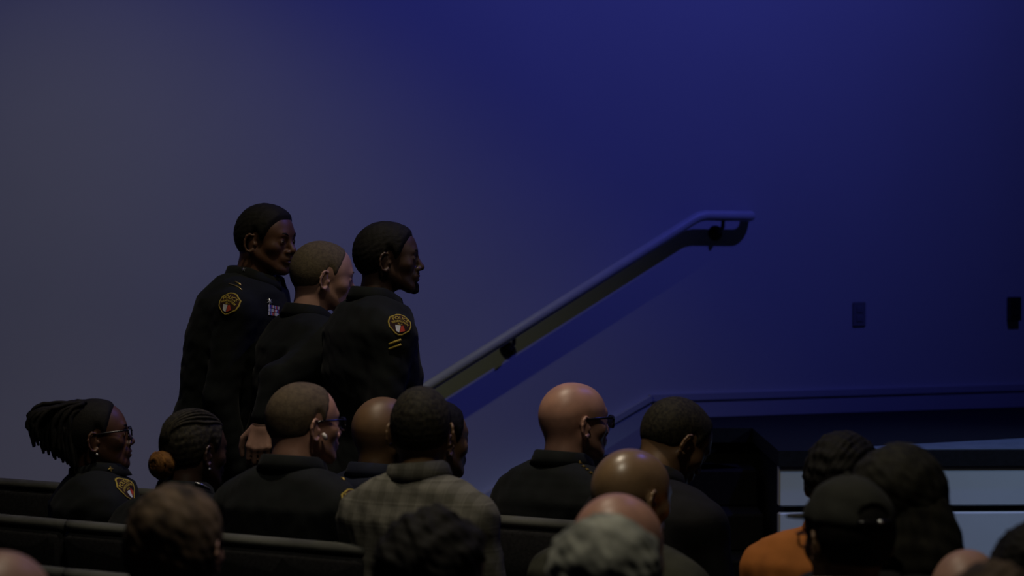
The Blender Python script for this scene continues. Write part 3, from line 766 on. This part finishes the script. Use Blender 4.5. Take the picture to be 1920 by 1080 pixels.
# seated people, row nearest the wall
SH = dict(t=.007, line='full', noise=.0006, wl=.012)
person('S4', 'seated bald man in navy uniform seen past the left ear of the plaid jacket', 722, 744, 8.3, 38, 48, 2, skin='skin_brown', cloth='navy', hs=.98, seed=11)
person('S6', 'seated officer in navy uniform with silver collar pins, mostly hidden right of the plaid jacket', 818, 748, 8.2, 40, 52, 2, skin='skin_brown', cloth='navy', hair=SH, seed=12, bw=1.0)
person('S7', 'seated bald pale officer in black uniform wearing dark sunglasses', 1078, 717, 7.95, 44, 62, 0, skin='skin_pink', hs=.975, seed=13, glasses='sun', bw=1.0, head=dict(w=1.02, neck=1.08), hvox=.0038, vox=.0095)
person('S8', 'seated man with close-cropped wavy hair bowing his head, right of the sunglasses wearer', 1268, 747, 7.75, 40, 64, 36, skin='skin_brown', cloth='dark', hair=dict(t=.006, line='high', edge=.002), hair_mat='hair_soft', lean=.10, hx=(0, .10), seed=14, hvox=.0038, neck=.13)
# row in front of the long line of backrests
person('S1', 'seated officer in glasses with dark locs tied back, at the far left', 182, 746, 8.25, 76, 82, -6, skin='skin_dark', hs=.94, seed=21, glasses='clear', bw=.95, hair=dict(t=.006, line='high'), hvox=.0038, vox=.0095, hx=(0, -.01), lean=.0, neck=.128, build=1.12)
person('S2', 'seated officer with braided hair in a copper-brown low bun', 366, 770, 7.9, 30, 48, 4, skin='skin_deep', hs=.93, seed=22, bw=1.0, hair=dict(t=.007, line='full', noise=.0012, wl=.014), hair_mat='hair_soft', hvox=.0038)
person('S3', 'seated officer with thinning reddish hair, glasses and a pale hearing aid', 571, 716, 7.55, 34, 58, 0, skin='skin_pink', hs=.97, seed=23, bw=1.02, glasses='clear', hair=dict(t=.0035, line='high', edge=.003, fringe=.095, fade=.03), hair_mat='hair_redbrown', head=dict(w=1.02, neck=1.15, jaw=1.08), hvox=.0038, vox=.0095)
person('S5', 'seated man in grey plaid suit jacket with close-cropped dark hair, seen from behind', 790, 723, 7.15, 26, 7, 2, skin='skin_brown', cloth='plaid', hs=.95, seed=24, bw=.90, lean=.0, hx=(-.015, .035), collar='suit', hair=SH, hair_mat='hair_soft', head=dict(w=.96), hvox=.0038, vox=.008, neck=.138)
person('S9', 'seated bald man with shiny brown scalp, in front of the bowed-head man', 1186, 842, 6.9, 38, 50, 10, skin='skin_tan', cloth='olive', hs=1.04, seed=25, hvox=.0038, bw=1.1, neck=.125)
# rows nearer the camera
person('S15', 'seated person with short dark curls in an orange shirt', 1583, 808, 7.0, 30, 28, 4, skin='skin_deep', cloth='orange', collar='shirt', hair=dict(t=.014, line='full', noise=.003, wl=.02), seed=31, bw=1.05)
person('S16', 'seated person with full long dark hair behind the dark cap, seen from behind', 1692, 832, 6.0, 30, 24, 2, skin='skin_brown', cloth='dark', collar='shirt', hair=dict(kind='full', t=.024, long=.16, noise=.0022, wl=.06), hair_mat='hair_long', seed=32)
person('S17', 'seated person in a dark cap and glasses with head turned left', 1588, 900, 5.75, 10, -24, 4, skin='skin_brown', cloth='beige', collar='shirt', hair=dict(t=.008, line='low'), seed=33, glasses='clear', neck=.13)
person('S10', 'bald pink-scalped man, directly behind the grey-haired head', 1160, 926, 5.55, 30, 34, 8, skin='skin_pink', cloth='dark', hs=1.05, seed=34)
person('S11', 'person with blurred wavy grey hair at the bottom centre', 1143, 966, 4.9, 26, 30, 4, skin='skin_light', cloth='dark', hair=dict(kind='full', t=.020, noise=.003, wl=.06), hair_mat='hair_grey', seed=35)
person('S12', 'person with blurred short brown hair in front of the officer with the bun', 335, 909, 5.35, 20, 20, 2, skin='skin_light', cloth='dark', hair=dict(kind='full', t=.011, noise=.0022, wl=.06), hair_mat='hair_brown', seed=36)
person('S13', 'person with black curly hair in front of the plaid jacket', 820, 956, 5.3, 30, 40, 4, skin='skin_brown', cloth='dark', hair=dict(kind='full', t=.018, noise=.005, wl=.05), seed=37)
person('S14', 'pale bald head cut off by the bottom left corner', 5, 1032, 4.7, 25, 25, 4, skin='skin_light', cloth='dark', seed=38)
person('S18', 'brown-haired head just rising into the bottom right corner', 1868, 1052, 4.6, 25, 25, 4, skin='skin_light', cloth='dark', hair=dict(t=.014, line='low', noise=.003, wl=.03), hair_mat='hair_brown', seed=39)
person('S20', 'pale blurred bald head low beside the long dark hair', 1815, 1030, 5.6, 25, 25, 4, skin='skin_light', cloth='beige', seed=41, hs=.9)
person('S19', 'dark-haired person cut off by the right edge of the picture', 1962, 975, 5.2, 25, 25, 4, skin='skin_brown', cloth='dark', hair=dict(kind='full', t=.02, long=.10, noise=.003, wl=.04), seed=40)

# ------------------------------------------------------------------ details on people
bpy.context.view_layer.update()
def J(k): return PEOPLE[k]['root']
for k, px, py, rot, sc in (('P1', 428, 568, -12, .041), ('P3', 750, 607, -14, .040), ('S1', 238, 915, 18, .043), ('S2', 434, 985, -8, .042), ('S3', 666, 938, -8, .040)):
    add_patch(J(k), SF(k, px, py, rot, False), sc)
def pin(k, px, py, r=.007, m='silver', n=5): star(J(k), SF(k, px, py), r, M[m], 'collar_pin', n)
pin('P1', 457, 506, .008); pin('S1', 207, 880, .010, 'gold', 4); pin('S2', 411, 945, .016, 'gold', 5); pin('S3', 643, 899, .008, 'gold'); pin('P3', 735, 546, .006)
for px, py in ((874, 894), (882, 889), (889, 894)): pin('S6', px, py, .008)
for px, py in ((1087, 868), (1094, 875), (1101, 881), (1108, 887), (1115, 892)): pin('S7', px, py, .0065, 'gold')
for px, py in ((294, 905), (299, 910), (305, 906)): pin('S1', px, py, .007)
def pxbar(k, P, w, m, nm, lift=.003, c=True):
    i = PEOPLE[k]; out = []
    for px, py in P:
        h = i['bvhc' if c else 'bvh'].ray_cast(Vector(CAMP), Vector(ray(px, py)).normalized())
        if h[0]: out.append(i['INV'] @ (h[0] - Vector(ray(px, py)).normalized() * lift))
    if len(out) > 1: MB().tube(out, w, 6).build(nm, M[m], i['root'], True)
    else: print('MISSBAR', k, P)
pxbar('P1', [(441, 528), (447, 531), (452, 535)], .0028, 'gold', 'rank_bar'); pxbar('P1', [(429, 532), (440, 535), (448, 539), (454, 544)], .0022, 'gold', 'epaulette_edge')
for dy in (0, 9): pxbar('P3', [(729, 650 + dy - 4), (740, 644 + dy - 3), (752, 640 + dy - 3)], .0042, 'thread', 'chevron', .001)
pxbar('S2', [(366, 905), (380, 909), (394, 917), (405, 928)], .0022, 'silver', 'collar_piping')
pxbar('P2', [(651, 578), (654, 573)], .0025, 'gold', 'collar_pin')
# ribbons on the chest of the tallest officer
fr = SF('P1', 513, 586, -8, False)
if fr.ok:
    cols = ['white_thread', 'red_thread', 'blue_thread', 'white_thread', 'blue_thread', 'thread', 'red_thread', 'blue_thread', 'blue_thread', 'white_thread', 'thread', 'white_thread', 'white_thread', 'blue_thread', 'silver']
    q = 0
    for rr in range(3):
        for cc in range(3):
            x0 = -.030 + cc * .0205; y0 = .013 - rr * .012
            for st in range(4):
                m_ = cols[(q * 3 + st * 2) % len(cols)]; xa, xb = x0 + st * .0048, x0 + st * .0048 + .0047
                mesh_obj('ribbon', fr.put([(xa, y0), (xb, y0), (xb, y0 + .010), (xa, y0 + .010)], .003), [(0, 1, 2, 3)], M[m_], J('P1'), False)
            q += 1
star(J('P1'), SF('P1', 505, 566, 0, False), .013, M['silver'], 'badge', 7)
# hearing aid and earrings
def onhead(k, p): return PEOPLE[k]['toloc'](np.array([p]))[0]
MB().tube([onhead('S3', (.086, .012, -.022)), onhead('S3', (.090, .016, -.030)), onhead('S3', (.090, .020, -.040))], [.004, .0062, .0045], 10).build('hearing_aid', M['aid'], J('S3'), True)
for k in ('S1', 'S2'): MB().ball(onhead(k, (.086, -.006, -.052)), .0045).build('earring', M['silver'], J(k), True)
MB().ball(onhead('S15', (-.084, -.008, -.048)), .005).build('earring', M['silver'], J('S15'), True)
MB().ball(onhead('S9', (.086, -.006, -.050)), .005).build('earring', M['silver'], J('S9'), True)
# goatee
def blob(k, prims, nm, m, h=.004, nz=0, sm=.02, wl=.03):
    lo = np.min([np.array(p[0]) - np.array(p[1]) for p in prims], 0) - .012; hi = np.max([np.array(p[0]) + np.array(p[1]) for p in prims], 0) + .012
    g = G3(lo, hi, h); f = None
    for c, r in prims: e = ell(g, c, r); f = e if f is None else smin(f, e, sm)
    if nz: f = f + folds(g, nz, 5, wl)
    V, Q = nets(f, g); return mesh_obj(nm, PEOPLE[k]['toloc'](V), Q, M[m], J(k))
blob('P3', [((0, .083, -.106), (.020, .018, .014)), ((0, .090, -.092), (.016, .010, .012)), ((.018, .086, -.080), (.006, .008, .018)), ((-.018, .086, -.080), (.006, .008, .018)), ((.013, .0985, -.051), (.012, .004, .004)), ((-.013, .0985, -.051), (.012, .004, .004))], 'goatee', 'hair_black', .0035, .0006, .008)
# locs
k = 'S1'; blob(k, [((0, -.070, .058), (.058, .058, .050)), ((0, -.115, .046), (.048, .054, .050)), ((0, -.134, .026), (.042, .036, .040)), ((0, -.100, -.008), (.044, .046, .050)), ((0, -.072, -.045), (.040, .038, .046))], 'hair_mass', 'hair_black', .006, .003)
mb = MB(); r_ = random.Random(3)
for i in range(95):
    x = r_.uniform(-.062, .062); w_ = r_.random()
    s_ = (x * .8, -.02 - .06 * r_.random(), .085 + .028 * r_.random())
    end = ((-.196, .055), (-.196, .028), (-.185, .000), (-.160, -.022), (-.135, -.042), (-.105, -.062), (-.078, -.090))[r_.randrange(7)]
    e = (x * 1.15, end[0] + r_.uniform(-.012, .020), end[1] + r_.uniform(-.020, .018))
    far = (-e[1] - .07) / .13
    mid = (x * 1.15, s_[1] - .05 - .03 * far, .125 - .02 * w_ * (1 - far) - .01 + r_.uniform(-.014, .010))
    m2 = (x * 1.2, e[1] - .010 - .012 * far, max(e[2] + .05, .085 * far))
    P = [onhead(k, q) for q in (s_, mid, m2, e)]; C = []
    for t in np.linspace(0, 1, 11): C.append((1 - t) ** 3 * P[0] + 3 * t * (1 - t) ** 2 * P[1] + 3 * t * t * (1 - t) * P[2] + t ** 3 * P[3])
    mb.tube([c + np.array([.0016 * math.sin(q * 2.1 + i), .0016 * math.cos(q * 1.7 + i), .0016 * math.sin(q * 2.6 + 2 * i)]) for q, c in enumerate(C)], [.0068, .0072, .0064, .0072, .0066, .0072, .0064, .0070, .0064, .0062, .0035], 8)
mb.build('locs', M['hair_black'], J(k), True)
# braided cap lines + bun
k = 'S2'
mb = MB()
for j in range(-5, 6):
    C = []
    for t in np.linspace(0, 1, 14):
        an = R(35 + 150 * t); x = j * .0135 * math.sin(min(an, math.pi - .3)) * 1.0
        y = -.012 + .107 * math.cos(an) * math.sqrt(max(0, 1 - (x / .085) ** 2)); z = .030 + .0945 * math.sin(an) * math.sqrt(max(0, 1 - (x / .085) ** 2))
        C.append(onhead(k, (x, y, z)))
    mb.tube(C, .0052, 6)
mb.build('braids', M['hair_soft'], J(k), True)
bn = blob(k, [((0, -.118, -.045), (.044, .036, .042))], 'bun', 'hair_bun', .004, .002, .02, .02); bn['label'] = 'copper-brown bun'
mb = MB()
for q in range(7):
    C = []
    for t in np.linspace(0, 1, 26):
        an = 2 * math.pi * (t * 1.3 + q / 7); rr = .036 - .022 * t
        C.append(onhead(k, (rr * 1.1 * math.cos(an), -.118 - .034 * math.sqrt(max(0, 1 - (rr / .045) ** 2)) * 1.0, -.045 + rr * math.sin(an))))
    mb.tube(C, .0045, 6)
mb.build('coil', M['hair_bun'], bn, True)
# caps
def cap(k, s=1.0, up=0.0, brim=True):
    g = G3((-.13, -.16, .0), (.13, .22, .19), .0045)
    f = ell(g, (0, -.012, .028), (.091 * s, .113 * s, .105 + up)); f = smax(f, (.040 + .10 * (g.Y < -.5) - g.Z + g.Y * .10), .006)
    if not brim: f = smin(f, ell(g, (0, -.012, .035), (.094 * s, .116 * s, .030)), .02)
    br = ell(g, (0, .115, .045), (.068, .070, .0065)); br = smax(br, .06 - g.Y, .01)
    if brim: f = smin(f, br, .01)
    if brim: f = smax(f, -ell(g, (0, -.125 * s, .045), (.036, .04, .030)), .004)
    f = f + folds(g, .0012, 8, .06)
    V, Q = nets(f, g); c = mesh_obj('cap' if brim else 'hat', PEOPLE[k]['toloc'](V), Q, M['cap_cloth'], J(k))
    MB().ball(onhead(k, (0, -.012, .134 + up)), (.008, .008, .005)).build('cap_button' if brim else 'hat_button', M['cap_cloth'], c, True)
    if not brim: return
    MB().tube([onhead(k, (x, -.012 - .111 * s * math.sqrt(max(0, 1 - (x / .092) ** 2)), .038)) for x in (-.042, -.03, -.015, 0, .015, .03, .042)], .004, 6).build('cap_strap', M['frame_black'], c, True)
    MB().ball(onhead(k, (.004, -.128 * s, .038)), (.006, .003, .004)).build('buckle', M['silver'], c, True)
cap('S17')
blob('S16', [((0, -.040, -.030), (.108, .088, .12)), ((.02, -.045, -.085), (.118, .085, .12)), ((.03, -.050, -.145), (.120, .085, .12)), ((-.03, -.055, -.15), (.10, .080, .11))], 'long_hair', 'hair_long', .007, .003, .05, .06)

# ------------------------------------------------------------------ chairs under the seated rows
def chairs(row, px_joint, k0, k1, labs, z=0):
    t0 = row_t(row, px_joint)
    for k in range(k0, k1):
        p = ROW[row] + E35 * (t0 + (k + .5) * PW); u = p[0] / p[1] * F + 960; print('CHAIR', row, k, int(u))
        place_chair(p, labs.get(k, 'dark padded chair row %d' % row))
chairs(0, 120, -1, 4, {
 -1: 'dark padded chair nearest the wall at the left edge, left of the officer in glasses',
 0: 'dark padded chair nearest the wall, between the officer in glasses and the bun',
 1: 'dark padded chair nearest the wall, hidden behind the officer with reddish hair',
 2: 'dark padded chair behind the plaid jacket, under the bald man in navy uniform',
 3: 'dark padded chair with a visible grey top roll under the officer in sunglasses'})
chairs(1, 122, -1, 2, {
 -1: 'dark padded chair in the middle of three rows at the left edge',
 0: 'dark padded chair with grey top roll in front of both seated women officers',
 1: 'dark padded chair with a grey top roll under the officer with reddish hair'})
chairs(2, 118, -1, 1, {
 -1: 'dark padded chair in the bottom left corner, beside the pale bald head',
 0: 'dark padded chair nearest the camera, left of the blurred brown-haired head'})

bpy.context.view_layer.update()
